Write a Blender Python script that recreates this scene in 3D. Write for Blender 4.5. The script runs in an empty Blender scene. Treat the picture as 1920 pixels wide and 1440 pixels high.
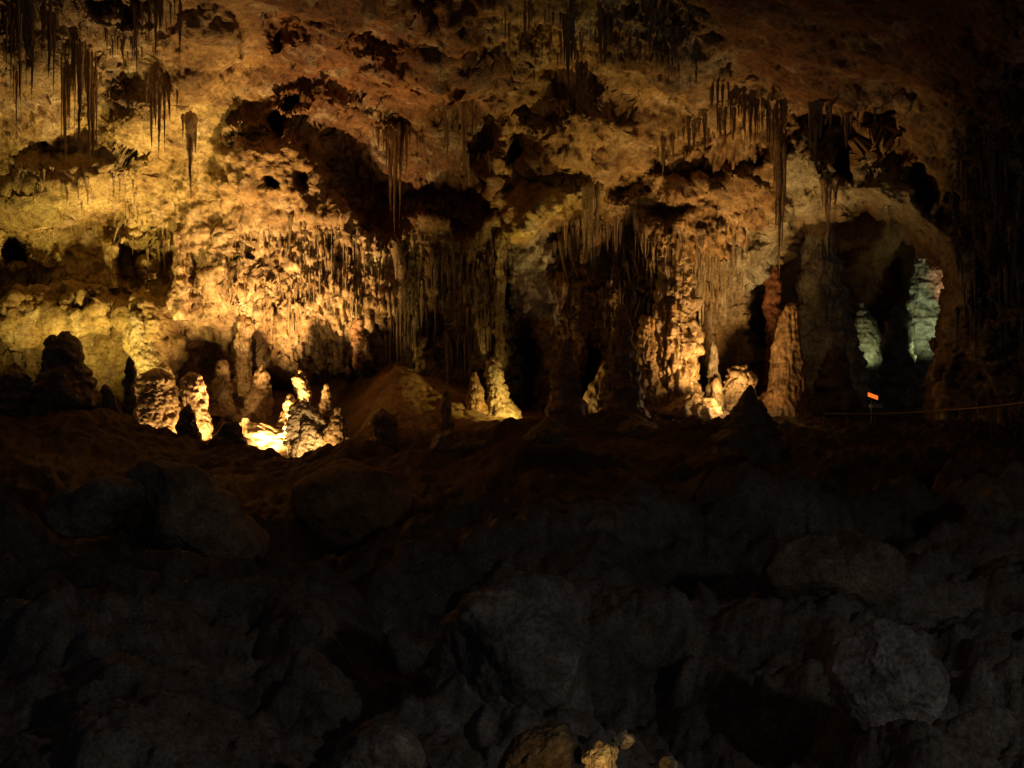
import bpy, math, random
import numpy as np
from mathutils import Vector

random.seed(7)
rng = np.random.default_rng(11)
SC = bpy.context.scene
COL = SC.collection

# ------------------------------------------------------------------ camera
F = 1867.0            # focal length in units of 1/1920 of the frame width
CZ = 4.0              # eye height above the chamber's datum
cam_d = bpy.data.cameras.new('camera')
cam_d.sensor_width = 36.0
cam_d.lens = 36.0 * F / 1920.0
cam_d.clip_start = 0.05
cam_d.clip_end = 400.0
cam = bpy.data.objects.new('camera', cam_d)
cam.location = (0, 0, CZ)
cam.rotation_euler = (math.radians(90), 0, 0)
COL.objects.link(cam)
SC.camera = cam

# ------------------------------------------------------------------ world: almost no ambient light underground
W = bpy.data.worlds.new('World')
SC.world = W
W.use_nodes = True
bg = W.node_tree.nodes['Background']
bg.inputs['Color'].default_value = (0.55, 0.62, 0.8, 1)
bg.inputs['Strength'].default_value = 0.016

SC.view_settings.view_transform = 'Standard'
SC.view_settings.look = 'None'
SC.view_settings.exposure = 0.35
SC.view_settings.gamma = 1.0
SC.render.engine = 'CYCLES'
SC.cycles.use_denoising = True
SC.cycles.max_bounces = 5
SC.cycles.diffuse_bounces = 3
SC.cycles.glossy_bounces = 2
SC.cycles.sample_clamp_indirect = 4.0


def P3(u, v, D):
    """a place in the cave: bearing (u, v) seen from the viewpoint and its distance ahead in metres"""
    return Vector(((u - 960.0) / F * D, D, CZ - (v - 720.0) / F * D))


# ------------------------------------------------------------------ lamps of the cave's show lighting, with some added fill spots
def spot(name, loc, aim, watts, colour, angle=110, blend=0.6, size=0.12):
    l = bpy.data.lights.new(name, 'SPOT')
    l.energy = watts
    l.color = colour
    l.spot_size = math.radians(angle)
    l.spot_blend = blend
    l.shadow_soft_size = size
    o = bpy.data.objects.new(name, l)
    o.location = loc
    o.rotation_euler = (Vector(aim) - Vector(loc)).to_track_quat('-Z', 'Y').to_euler()
    COL.objects.link(o)
    return o


def bulb(name, loc, watts, colour, size=0.1):
    l = bpy.data.lights.new(name, 'POINT')
    l.energy = watts
    l.color = colour
    l.shadow_soft_size = size
    o = bpy.data.objects.new(name, l)
    o.location = loc
    COL.objects.link(o)
    return o


WARM = (1.0, 0.61, 0.235)
YEL = (1.0, 0.70, 0.20)
ORG = (1.0, 0.55, 0.18)
spot('lamp_or_fill', P3(170, 795, 33.0), P3(170, 400, 36.5), 2300, YEL, 118, 1.0, 0.3)
spot('lamp_or_fill', P3(500, 866, 34.0), P3(500, 390, 36.5), 7400, WARM, 114, 1.0, 0.3)
spot('lamp_or_fill', P3(590, 868, 32.5), P3(580, 800, 34.4), 260, WARM, 110, 1.0, 0.08)
spot('lamp_or_fill', P3(385, 850, 33.0), P3(330, 640, 37), 480, WARM, 125, 1.0)
spot('lamp_or_fill', P3(258, 825, 33.0), P3(285, 720, 34.5), 60, WARM, 120, 1.0)
spot('lamp_or_fill', P3(1002, 790, 34.0), P3(960, 250, 34), 1550, YEL, 80, 1.0, 0.3)
spot('lamp_or_fill', P3(998, 782, 34.0), P3(850, 745, 36.5), 330, YEL, 95, 1.0, 0.06)
spot('lamp_or_fill', P3(1014, 788, 34.5), P3(1120, 720, 35.0), 90, YEL, 70, 1.0, 0.06)
bulb('lamp_or_fill', P3(1366, 752, 35.2), 60, (1.0, 0.68, 0.3), 0.09)
spot('lamp_or_fill', P3(1474, 768, 39.5), P3(1530, 600, 44), 26, (1.0, 0.66, 0.3), 70, 1.0)  # added fill spot, brightens the massive column inside the arch
spot('lamp_or_fill', P3(1374, 768, 34.4), P3(1300, 480, 38), 1450, WARM, 118, 1.0, 0.3)
spot('lamp_or_fill', P3(1310, 798, 33.0), P3(1420, 260, 33), 1350, (1.0, 0.60, 0.22), 85, 1.0, 0.3)  # extra spot added to lift the upper right vault
spot('lamp_or_fill', P3(1436, 774, 36.2), P3(1462, 660, 37.4), 55, ORG, 120, 1.0)
spot('lamp_or_fill', P3(1634, 690, 48.0), P3(1626, 625, 50), 60, (0.85, 1.0, 0.5), 80, 0.8)
spot('lamp_or_fill', P3(1738, 690, 46.2), P3(1735, 540, 50), 270, (0.84, 1.0, 0.55), 75, 1.0)
spot('lamp_or_fill', P3(1830, 600, 46.8), P3(1772, 515, 50), 220, (1.0, 0.42, 0.2), 50, 0.8)
spot('lamp_or_fill', P3(1540, 738, 47.6), P3(1610, 440, 52), 45, (1.0, 0.46, 0.17), 95, 1.0)
spot('lamp_or_fill', P3(1128, 1478, 6.5), P3(1100, 1400, 7.2), 7, WARM, 120, 0.9, 0.04)
bulb('trail_light', (9.0, 0.0, 7.0), 320, (1.0, 0.95, 0.92), 0.3)

# ------------------------------------------------------------------ noise tools
_perm = rng.permutation(256).astype(np.int64)
_perm = np.concatenate([_perm, _perm])
_g = rng.normal(size=(256, 3))
_g /= np.linalg.norm(_g, axis=1)[:, None]
_j = rng.random((256, 3))


def _h(ix, iy, iz):
    return _perm[_perm[_perm[ix & 255] + (iy & 255)] + (iz & 255)]


def perlin(p):
    p = np.asarray(p, dtype=np.float64)
    i = np.floor(p).astype(np.int64)
    f = p - i
    w = f * f * f * (f * (f * 6 - 15) + 10)
    out = 0
    for dx in (0, 1):
        wx = w[:, 0] if dx else 1 - w[:, 0]
        for dy in (0, 1):
            wy = w[:, 1] if dy else 1 - w[:, 1]
            for dz in (0, 1):
                wz = w[:, 2] if dz else 1 - w[:, 2]
                g = _g[_h(i[:, 0] + dx, i[:, 1] + dy, i[:, 2] + dz)]
                out = out + wx * wy * wz * (g[:, 0] * (f[:, 0] - dx) + g[:, 1] * (f[:, 1] - dy) + g[:, 2] * (f[:, 2] - dz))
    return out * 1.5


def fbm(p, octaves=4, gain=0.5):
    a, s, out = 1.0, 1.0, 0
    for k in range(octaves):
        out = out + a * perlin(p * s + 17.3 * k)
        a *= gain
        s *= 2.03
    return out


def billow(p, octaves=3, gain=0.5):
    a, s, out = 1.0, 1.0, 0
    for k in range(octaves):
        out = out + a * (np.abs(perlin(p * s + 31.7 * k)) * 2 - 0.5)
        a *= gain
        s *= 2.07
    return out


def knobs(p):
    """rounded bumps, one per cell: 0..1"""
    i = np.floor(p).astype(np.int64)
    f = p - i
    best = np.full(len(p), 9.0)
    for dx in (-1, 0, 1):
        for dy in (-1, 0, 1):
            for dz in (-1, 0, 1):
                j = _j[_h(i[:, 0] + dx, i[:, 1] + dy, i[:, 2] + dz)]
                d = (j[:, 0] + dx - f[:, 0]) ** 2 + (j[:, 1] + dy - f[:, 1]) ** 2 + (j[:, 2] + dz - f[:, 2]) ** 2
                best = np.minimum(best, d)
    return np.sqrt(np.clip(1 - best / 0.75, 0, 1))


def smooth(x):
    x = np.clip(x, 0, 1)
    return x * x * (3 - 2 * x)


def poly_sd(u, v, pts):
    """signed distance to a polygon, positive inside"""
    pts = np.asarray(pts, float)
    d = np.full(u.shape, 1e18)
    ins = np.zeros(u.shape, bool)
    n = len(pts)
    for k in range(n):
        a, b = pts[k], pts[(k + 1) % n]
        e = b - a
        wu, wv = u - a[0], v - a[1]
        t = np.clip((wu * e[0] + wv * e[1]) / (e @ e + 1e-9), 0, 1)
        d = np.minimum(d, (wu - e[0] * t) ** 2 + (wv - e[1] * t) ** 2)
        c = (a[1] <= v) != (b[1] <= v)
        if abs(e[1]) > 1e-9:
            ins ^= c & (u < a[0] + (v - a[1]) / e[1] * e[0])
    d = np.sqrt(d)
    return np.where(ins, d, -d)


def tps(ctrl, u, v, scale=500.0):
    """thin plate surface through scattered control values"""
    c = np.asarray(ctrl, float)
    x = c[:, :2] / scale
    n = len(c)

    def k(r2):
        return np.where(r2 > 1e-12, 0.5 * r2 * np.log(r2 + 1e-12), 0)
    K = k(((x[:, None] - x[None]) ** 2).sum(-1)) + np.eye(n) * 0.002
    Q = np.c_[np.ones(n), x]
    A = np.block([[K, Q], [Q.T, np.zeros((3, 3))]])
    s = np.linalg.solve(A, np.r_[c[:, 2], np.zeros(3)])
    q = np.c_[u.ravel(), v.ravel()] / scale
    out = s[n] + q @ s[n + 1:]
    for m in range(n):
        out = out + s[m] * k((q[:, 0] - x[m, 0]) ** 2 + (q[:, 1] - x[m, 1]) ** 2)
    return out.reshape(u.shape)


def grid_normals(P, wrap=False):
    if wrap:
        du = np.roll(P, -1, 1) - np.roll(P, 1, 1)
    else:
        du = np.gradient(P, axis=1)
    dv = np.gradient(P, axis=0)
    n = np.cross(du, dv)
    n /= np.linalg.norm(n, axis=2)[..., None] + 1e-9
    return n


# ------------------------------------------------------------------ materials
def rock_material(name, grain=1.0, rough=0.7, bump=0.9, spec=0.35):
    m = bpy.data.materials.new(name)
    m.use_nodes = True
    nt = m.node_tree
    N, L = nt.nodes, nt.links
    b = N['Principled BSDF']
    b.inputs['Roughness'].default_value = rough
    b.inputs['Specular IOR Level'].default_value = spec
    at = N.new('ShaderNodeAttribute')
    at.attribute_name = 'tint'
    geo = N.new('ShaderNodeNewGeometry')
    n1 = N.new('ShaderNodeTexNoise')
    n1.inputs['Scale'].default_value = 1.3 * grain
    n1.inputs['Detail'].default_value = 8
    n1.inputs['Roughness'].default_value = 0.65
    L.new(geo.outputs['Position'], n1.inputs['Vector'])
    r1 = N.new('ShaderNodeValToRGB')
    r1.color_ramp.elements[0].position = 0.3
    r1.color_ramp.elements[0].color = (0.45, 0.36, 0.26, 1)
    r1.color_ramp.elements[1].position = 0.68
    r1.color_ramp.elements[1].color = (1.12, 1.1, 1.08, 1)
    L.new(n1.outputs['Fac'], r1.inputs['Fac'])
    n2 = N.new('ShaderNodeTexNoise')
    n2.inputs['Scale'].default_value = 7 * grain
    n2.inputs['Detail'].default_value = 6
    n2.inputs['Roughness'].default_value = 0.7
    L.new(geo.outputs['Position'], n2.inputs['Vector'])
    r2 = N.new('ShaderNodeValToRGB')
    r2.color_ramp.elements[0].position = 0.32
    r2.color_ramp.elements[0].color = (0.38, 0.32, 0.25, 1)
    r2.color_ramp.elements[1].position = 0.58
    r2.color_ramp.elements[1].color = (1.05, 1.05, 1.05, 1)
    L.new(n2.outputs['Fac'], r2.inputs['Fac'])
    mx = N.new('ShaderNodeMix')
    mx.data_type = 'RGBA'
    mx.blend_type = 'MULTIPLY'
    mx.inputs['Factor'].default_value = 1
    L.new(r1.outputs['Color'], mx.inputs['A'])
    L.new(r2.outputs['Color'], mx.inputs['B'])
    my = N.new('ShaderNodeMix')
    my.data_type = 'RGBA'
    my.blend_type = 'MULTIPLY'
    my.inputs['Factor'].default_value = 1
    L.new(mx.outputs['Result'], my.inputs['A'])
    L.new(at.outputs['Color'], my.inputs['B'])
    L.new(my.outputs['Result'], b.inputs['Base Color'])
    mr = N.new('ShaderNodeMapRange')
    mr.inputs['From Min'].default_value = 0.35
    mr.inputs['From Max'].default_value = 0.65
    mr.inputs['To Min'].default_value = rough - 0.28
    mr.inputs['To Max'].default_value = min(1.0, rough + 0.15)
    L.new(n1.outputs['Fac'], mr.inputs['Value'])
    L.new(mr.outputs['Result'], b.inputs['Roughness'])
    n3 = N.new('ShaderNodeTexNoise')
    n3.inputs['Scale'].default_value = 14 * grain
    n3.inputs['Detail'].default_value = 5
    n3.inputs['Roughness'].default_value = 0.65
    L.new(geo.outputs['Position'], n3.inputs['Vector'])
    bp = N.new('ShaderNodeBump')
    bp.inputs['Strength'].default_value = bump
    bp.inputs['Distance'].default_value = 0.08 / grain
    L.new(n3.outputs['Fac'], bp.inputs['Height'])
    L.new(bp.outputs['Normal'], b.inputs['Normal'])
    return m


def plain_material(name, colour, rough=0.5, metal=0.0, emit=0.0, emit_colour=None):
    m = bpy.data.materials.new(name)
    m.use_nodes = True
    b = m.node_tree.nodes['Principled BSDF']
    b.inputs['Base Color'].default_value = (*colour, 1)
    b.inputs['Roughness'].default_value = rough
    b.inputs['Metallic'].default_value = metal
    if emit:
        b.inputs['Emission Color'].default_value = (*(emit_colour or colour), 1)
        b.inputs['Emission Strength'].default_value = emit
    return m


ROCK = rock_material('limestone')
DRIP = rock_material('dripstone', 1.5, 0.5, 0.6, 0.5)
NEAR = rock_material('breakdown_rock', 3.0, 0.85, 0.9, 0.25)

CREAM = (0.54, 0.39, 0.21)
PALE = (0.62, 0.55, 0.40)
OCHRE = (0.42, 0.265, 0.105)
OLIVE = (0.46, 0.36, 0.15)
RUST = (0.25, 0.105, 0.03)
BROWN = (0.24, 0.14, 0.07)
GREY = (0.40, 0.38, 0.34)
DARK = (0.16, 0.115, 0.075)  # tint of the unlit formations, their shade put into the colour


# ------------------------------------------------------------------ mesh tools
def mesh_obj(name, V, faces, tint, mat, parent=None, origin=None, smooth_sh=True):
    V = np.asarray(V, dtype=np.float32)
    faces = np.asarray(faces, dtype=np.int32)
    if origin is not None:
        V = V - np.asarray(origin, dtype=np.float32)
    me = bpy.data.meshes.new(name)
    n = faces.shape[1]
    me.vertices.add(len(V))
    me.vertices.foreach_set('co', V.ravel())
    me.loops.add(faces.size)
    me.loops.foreach_set('vertex_index', faces.ravel())
    me.polygons.add(len(faces))
    me.polygons.foreach_set('loop_start', np.arange(0, faces.size, n, dtype=np.int32))
    me.polygons.foreach_set('loop_total', np.full(len(faces), n, dtype=np.int32))
    if smooth_sh:
        me.polygons.foreach_set('use_smooth', np.ones(len(faces), dtype=bool))
    me.update(calc_edges=True)
    me.validate()
    t = np.ones((len(V), 4), dtype=np.float32)
    t[:, :3] = tint
    at = me.color_attributes.new('tint', 'FLOAT_COLOR', 'POINT')
    at.data.foreach_set('color', t.ravel())
    me.materials.append(mat)
    o = bpy.data.objects.new(name, me)
    COL.objects.link(o)
    if origin is not None:
        o.location = origin
    if parent is not None:
        o.parent = parent
        o.matrix_parent_inverse = parent.matrix_world.inverted()
        o.location = Vector(o.location) if origin is None else Vector(origin)
        pl = Vector(parent.location)
        o.matrix_parent_inverse.identity()
        o.location = (Vector(origin) if origin is not None else Vector((0, 0, 0))) - pl
    return o


def grid_faces(m, n, wrap=False):
    idx = np.arange(m * n).reshape(m, n)
    if wrap:
        nx = np.roll(idx, -1, 1)
        q = np.stack([idx[:-1], idx[1:], nx[1:], nx[:-1]], -1)
    else:
        q = np.stack([idx[:-1, :-1], idx[1:, :-1], idx[1:, 1:], idx[:-1, 1:]], -1)
    return q.reshape(-1, 4)


def tag(o, label=None, cat=None, group=None, kind=None):
    if label:
        o['label'] = label
    if cat:
        o['category'] = cat
    if group:
        o['group'] = group
    if kind:
        o['kind'] = kind
    return o


def empty(name, loc):
    o = bpy.data.objects.new(name, None)
    o.location = loc
    o.empty_display_size = 0.2
    COL.objects.link(o)
    return o


def axis(lo, a, b, hi, coarse, fine):
    return np.r_[np.arange(lo, a, coarse), np.arange(a, b, fine), np.arange(b, hi + coarse, coarse)]


# ------------------------------------------------------------------ the big wall and vault
STEP = 2.3
gu = axis(-700, -20, 1940, 2600, 18, STEP)
gv = axis(-620, -20, 850, 1010, 14, STEP)
U, V_ = np.meshgrid(gu, gv)
WALL_CTRL = []
_rows = {-600: [9, 10, 10, 10, 10, 10, 10, 9, 8],
         -300: [15, 17, 17, 17, 17, 17, 16, 14, 12],
         0:   [22, 27, 27.5, 28, 28, 27, 25, 22, 17],
         200: [25, 33, 34, 34.5, 33.5, 32.5, 30, 26, 18],
         400: [26, 37, 37.5, 38, 37.5, 37, 38, 29, 19],
         600: [26.5, 38, 38.5, 38.5, 38.5, 38, 41, 31, 19],
         800: [27, 38.5, 39, 39, 39, 38.5, 42, 32, 19],
         1000: [27, 39, 39, 39, 39, 39, 42, 32, 19]}
for _v, _r in _rows.items():
    for _u, _d in zip((-700, 0, 300, 600, 900, 1200, 1500, 1820, 2600), _r):
        WALL_CTRL.append((_u, _v, _d))
D = tps(WALL_CTRL, U, V_)
q = np.c_[U.ravel() / 70, V_.ravel() / 70, np.zeros(U.size)]
wu = (fbm(q, 3) * 16).reshape(U.shape)
wv = (fbm(q + 57.1, 3) * 16).reshape(U.shape)
Uw, Vw = U + wu, V_ + wv


rag = (fbm(np.c_[U.ravel() / 26, V_.ravel() / 26, np.full(U.size, 4.4)], 3) * 9).reshape(U.shape)


def carve(pts, delta, edge=14):
    """push an area back (+) or forward (-) by delta metres, with a sloping rim"""
    global D
    D = D + delta * 0.62 * smooth((poly_sd(Uw, Vw, pts) + rag) / (edge * 2.3) + 0.2)


def bulge(cu, cv, ru, rv, delta, rot=0.0, power=1.0):
    global D
    c, s = math.cos(math.radians(rot)), math.sin(math.radians(rot))
    x, y = Uw - cu, Vw - cv
    r2 = ((x * c + y * s) / ru) ** 2 + ((-x * s + y * c) / rv) ** 2
    D = D + delta * np.clip(1 - r2, 0, 1) ** power


# big masses
bulge(420, 330, 260, 190, -1.00, 20)
bulge(500, 330, 120, 110, -1.35, 30)
bulge(380, 100, 85, 95, -1.46, 15)
bulge(610, 95, 85, 70, -1.27)
bulge(760, 130, 110, 60, -1.09, -15)
bulge(600, 200, 100, 45, -1.01, 10)
bulge(860, 130, 100, 50, -0.92, 10)
bulge(120, 360, 180, 70, -1.62, -8)
bulge(230, 260, 110, 90, -0.92)
bulge(60, 70, 70, 90, -1.09)
bulge(100, 120, 90, 70, -0.92)
bulge(620, 500, 240, 150, -0.70)
bulge(1000, 400, 70, 60, -2.97, -30)
bulge(1080, 260, 120, 100, -2.03, 10)
bulge(1240, 120, 180, 100, -1.08)
bulge(1330, 450, 170, 130, -2.16, -20)
bulge(1490, 340, 90, 110, -1.62, 10)
bulge(1660, 370, 110, 60, -1.08, 20)
bulge(160, 595, 85, 62, -1.90)
bulge(330, 180, 80, 60, -0.54)
bulge(40, 600, 80, 80, -1.62)
bulge(280, 620, 60, 120, -1.89, -15)
# recesses, holes and undercuts
carve([(150, -20), (290, -20), (275, 40), (250, 62), (210, 40), (165, 45)], 3, 16)
carve([(185, 110), (230, 95), (300, 110), (315, 160), (265, 185), (215, 170)], 1.0, 18)
carve([(505, 15), (550, 15), (545, 70), (525, 108), (508, 70)], 2.4, 14)
carve([(770, 0), (815, -5), (830, 30), (800, 48), (772, 30)], 1.8, 14)
bulge(545, 190, 26, 24, 1.8)
bulge(520, 232, 24, 22, 1.8)
bulge(570, 340, 20, 29, 1.6)
bulge(505, 345, 18, 11, 2.0, 20)
bulge(86, 270, 13, 13, 2.2)
bulge(24, 462, 32, 34, 3.5)
carve([(214, 462), (268, 458), (276, 525), (258, 556), (216, 528)], 3.5, 9)
carve([(60, 400), (150, 396), (232, 402), (246, 450), (190, 480), (100, 500), (40, 455)], 0.7, 10)
carve([(120, 553), (150, 560), (180, 566), (172, 576), (140, 574)], 1.6, 7)
carve([(290, 430), (325, 430), (325, 540), (285, 540)], 1.2, 12)
carve([(455, 475), (500, 470), (520, 500), (500, 505)], 1.2, 8)
carve([(415, 262), (450, 250), (505, 242), (520, 258), (470, 262), (430, 280)], 0.8, 10)
carve([(570, 250), (615, 222), (660, 232), (700, 238), (740, 205), (800, 190), (830, 175), (905, 190), (930, 225),
       (945, 280), (915, 320), (940, 400), (880, 440), (820, 410), (780, 400), (740, 430), (728, 445),
       (690, 445), (650, 415), (622, 380), (600, 330)], 3.0, 22)
carve([(640, 100), (720, 85), (760, 100), (700, 112)], 0.8, 14)
carve([(700, 150), (790, 138), (800, 158), (740, 172)], 0.9, 14)
carve([(850, 100), (905, 95), (930, 130), (890, 140)], 0.9, 14)
carve([(955, 200), (1010, 160), (1050, 215), (1045, 250), (985, 260)], 1.3, 14)
carve([(1008, 300), (1060, 292), (1108, 335), (1090, 362), (1035, 360), (1005, 345)], 2.2, 12)
carve([(940, 250), (985, 240), (1000, 290), (950, 310)], 2, 12)
carve([(1040, 390), (1110, 365), (1200, 400), (1225, 440), (1220, 520), (1130, 540), (1040, 520), (1005, 450)], 2.4, 18)
carve([(1140, 345), (1180, 325), (1220, 330), (1215, 360), (1160, 370)], 2.6, 12)
carve([(1200, 385), (1260, 375), (1310, 385), (1300, 405), (1220, 412)], 2.0, 10)
carve([(1330, 325), (1380, 300), (1435, 282), (1440, 305), (1390, 330), (1340, 345)], 2.4, 10)
carve([(1215, 325), (1225, 275), (1290, 232), (1380, 210), (1480, 206), (1505, 240), (1480, 300), (1400, 320), (1300, 350),
       (1240, 350)], 2.0, 12)
carve([(1480, 208), (1600, 200), (1690, 205), (1680, 245), (1620, 260), (1600, 300), (1590, 340), (1545, 325), (1520, 270)], 6.5, 14)
carve([(945, 600), (1000, 590), (1030, 640), (1030, 780), (950, 780), (935, 690)], 5, 26)
carve([(948, 500), (962, 505), (962, 590), (950, 600)], 3, 6)
carve([(1090, 640), (1130, 650), (1125, 780), (1080, 780)], 3.0, 12)
carve([(1200, 640), (1232, 640), (1234, 720), (1205, 725)], 1.6, 9)
carve([(1300, 690), (1325, 690), (1325, 740), (1302, 742)], 1.6, 8)
carve([(450, 690), (700, 660), (760, 690), (760, 800), (450, 800)], 1.6, 25)
carve([(370, 640), (440, 640), (450, 700), (380, 705)], 1.2, 14)
carve([(1705, 310), (1735, 300), (1760, 370), (1750, 400), (1722, 380)], 2.5, 10)
carve([(790, 590), (830, 570), (845, 610), (830, 700), (800, 700)], 1.2, 10)
# the ridge that drops from the vault
_rl = np.array([(1000, 90), (965, 170), (945, 240), (935, 300), (900, 390)], float)
for _k in range(len(_rl) - 1):
    for _t in np.linspace(0, 1, 5):
        _p = _rl[_k] * (1 - _t) + _rl[_k + 1] * _t
        bulge(_p[0], _p[1], 18, 26, -0.35)

ARCH = [(1392, 625), (1392, 560), (1402, 522), (1444, 496), (1468, 484), (1482, 452), (1505, 432), (1560, 404), (1610, 394),
        (1690, 412), (1722, 452), (1748, 476), (1776, 502), (1782, 545), (1768, 600), (1756, 660), (1752, 830), (1470, 830),
        (1446, 700), (1430, 660), (1410, 645)]
arch_sd = poly_sd(U + wu * 0.7, V_ + wv * 0.7, ARCH) + rag * 0.8
D = D + 5 * np.clip((arch_sd + 3) / 16, 0, 1)
rim = np.exp(-((arch_sd + 30) / 26) ** 2) * smooth((640 - V_) / 80)
D = D - 0.9 * rim

X = (U - 960) / F * D
Z = CZ - (V_ - 720) / F * D
PW = np.stack([X, D, Z], -1)
# two passes of relief: large lumps first, then drapery, popcorn and grit along the new normals


def zone(pts, edge=40):
    return smooth(poly_sd(Uw, Vw, pts) / edge + 0.5)


Z_DRAPE = np.maximum.reduce([
    zone([(440, 470), (560, 420), (760, 440), (960, 440), (950, 700), (430, 700)]),
    zone([(1030, 400), (1220, 420), (1400, 400), (1400, 760), (1100, 780), (1030, 600)]),
    zone([(1210, 330), (1280, 240), (1490, 215), (1500, 300), (1300, 350)]),
    zone([(600, 240), (930, 210), (920, 430), (690, 440)]) * 0.35,
    zone([(960, 0), (1330, 0), (1300, 130), (960, 160)]) * 0.5,
    zone([(0, 0), (280, 0), (240, 220), (0, 250)]) * 0.7,
    zone([(1760, 150), (2300, 100), (2300, 800), (1760, 800)]) * 0.7])
Z_POP = np.maximum.reduce([
    zone([(380, 420), (560, 380), (760, 460), (760, 640), (450, 640), (330, 560)]),
    zone([(1180, 560), (1320, 560), (1330, 790), (1190, 790)]),
    zone([(240, 560), (330, 640), (330, 720), (230, 720)]),
    zone([(0, 540), (120, 560), (120, 700), (0, 700)]),
    zone([(1380, 620), (1440, 700), (1400, 790), (1330, 790)]) * 0.7]) + 0.12
flat = PW.reshape(-1, 3)
N0 = grid_normals(PW).reshape(-1, 3)
inframe = ((U > -60) & (U < 1980) & (V_ > -60)).ravel()
_sm = 1 - 0.55 * np.clip(np.maximum(Z_DRAPE, Z_POP), 0, 1).ravel()
d0 = 0.9 * fbm(flat / 5.0 + 60, 2) + 0.68 * _sm * fbm(flat / 2.3, 4, 0.45) - 0.07 * billow(flat / 1.5 + 9, 2)
_vd = flat - np.array([0, 0, CZ])
calm = (1 - 0.3 * smooth(poly_sd(Uw, Vw, [(310, -60), (560, -60), (590, 340), (350, 340), (200, 330), (230, 190)]) / 80 + 0.5).ravel())
calm = calm - 0.35 * smooth(poly_sd(Uw, Vw, [(1270, -150), (1900, -150), (1850, 150), (1700, 190), (1400, 185)]) / 80 + 0.5).ravel()
calm = calm * (1 - 0.6 * rim.ravel())
d0 = d0 * calm * np.clip(np.abs((N0 * _vd).sum(1)) / np.linalg.norm(_vd, axis=1) * 2.2, 0.3, 1)
flat = flat - N0 * d0[:, None] * np.sign((N0 * flat).sum(1))[:, None]
PW = flat.reshape(PW.shape)
N1 = grid_normals(PW).reshape(-1, 3)
sg = np.sign((N1 * (flat - np.array([0, 0, CZ]))).sum(1))[:, None]
st = flat * np.array([1 / 0.16, 1 / 0.7, 1 / 1.7])
wob = 0.5 * fbm(flat / 0.9, 2)[:, None] * np.array([1, 1, 0])
drape = billow(st + wob, 3, 0.55)
st2 = flat * np.array([1 / 0.5, 1 / 1.2, 1 / 2.6])
drape2 = billow(st2 + 5, 2)
pop = knobs(flat / 0.13 + 3)
pop2 = knobs(flat / 0.24 + 7)
grit = fbm(flat / 0.42, 5, 0.62)
zd, zp = Z_DRAPE.ravel(), Z_POP.ravel()
d1 = 0.135 * grit + zd * (0.24 * drape + 0.20 * drape2) + zp * (0.07 * pop + 0.04 * pop2)
_vd = flat - np.array([0, 0, CZ])
_cs = np.abs((N1 * _vd).sum(1)) / np.linalg.norm(_vd, axis=1)
d1 = d1 * calm * np.clip(_cs * 2.2 - 0.1, 0.15, 1)
flat = flat - N1 * sg * d1[:, None]
PW = flat.reshape(PW.shape)
DW = PW[..., 1]

# rock colour, with shade painted into the central recess and right wall
tint = np.empty(U.shape + (3,))
tint[:] = OCHRE


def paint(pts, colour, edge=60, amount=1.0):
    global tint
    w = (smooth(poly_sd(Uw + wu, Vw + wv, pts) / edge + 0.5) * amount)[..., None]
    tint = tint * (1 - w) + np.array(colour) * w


paint([(-200, 220), (420, 200), (420, 780), (-200, 780)], (0.54, 0.42, 0.17), 120)
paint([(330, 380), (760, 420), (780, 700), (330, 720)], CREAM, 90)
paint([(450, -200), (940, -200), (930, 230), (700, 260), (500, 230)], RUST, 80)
paint([(1300, -200), (1900, -200), (1900, 200), (1500, 200), (1380, 150)], RUST, 60)
paint([(0, -200), (330, -200), (300, 200), (0, 230)], (0.34, 0.25, 0.13), 70)
paint([(570, 230), (930, 180), (940, 430), (700, 445)], (0.22, 0.11, 0.045), 60)  # brown painted in to deepen the shade of the central recess
paint([(760, 440), (950, 430), (950, 680), (770, 690)], (0.46, 0.35, 0.15), 60)
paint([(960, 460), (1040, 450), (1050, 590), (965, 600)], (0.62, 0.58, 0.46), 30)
paint([(960, 380), (1060, 330), (1110, 365), (1010, 440), (950, 450)], (0.55, 0.42, 0.13), 30)
paint([(1040, 10), (1220, 10), (1380, 150), (1300, 150), (1180, 60), (1080, 70)], PALE, 25, 0.7)
paint([(1480, 240), (1560, 330), (1540, 400), (1470, 440), (1470, 300)], (0.42, 0.38, 0.24), 30)
paint([(1580, 330), (1720, 330), (1760, 470), (1690, 420), (1580, 400)], (0.38, 0.36, 0.24), 30)
paint([(1390, 420), (1470, 410), (1440, 500), (1400, 560), (1370, 500)], (0.46, 0.44, 0.34), 25)
paint([(1780, 200), (2700, 100), (2700, 1000), (1780, 1000)], (0.11, 0.07, 0.035), 80)  # unlit right wall, its shade painted as a darker tint
stain = fbm(flat * np.array([1 / 1.4, 1 / 1.4, 1 / 3.0]) + 40, 3).reshape(U.shape)
tint = tint * (1 + 0.45 * stain[..., None] * np.array([0.8, 1.0, 1.3]))
white = smooth((fbm(flat / 0.9 + 80, 4, 0.6).reshape(U.shape) - 0.25) / 0.25) * 0.35
tint = tint * (1 - white[..., None]) + np.array((0.66, 0.58, 0.42)) * white[..., None]
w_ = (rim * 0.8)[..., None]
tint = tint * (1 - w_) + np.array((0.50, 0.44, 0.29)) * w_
streak = fbm(flat * np.array([1 / 0.35, 1 / 0.8, 1 / 3.5]) + 90, 3, 0.6).reshape(U.shape)
tint = tint * (1 + 0.5 * np.clip(streak, -1, 0.5)[..., None] * (0.35 + 0.65 * Z_DRAPE[..., None]) * np.array([0.9, 1.0, 1.15]))
tint = np.clip(tint, 0.02, 0.75)

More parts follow.
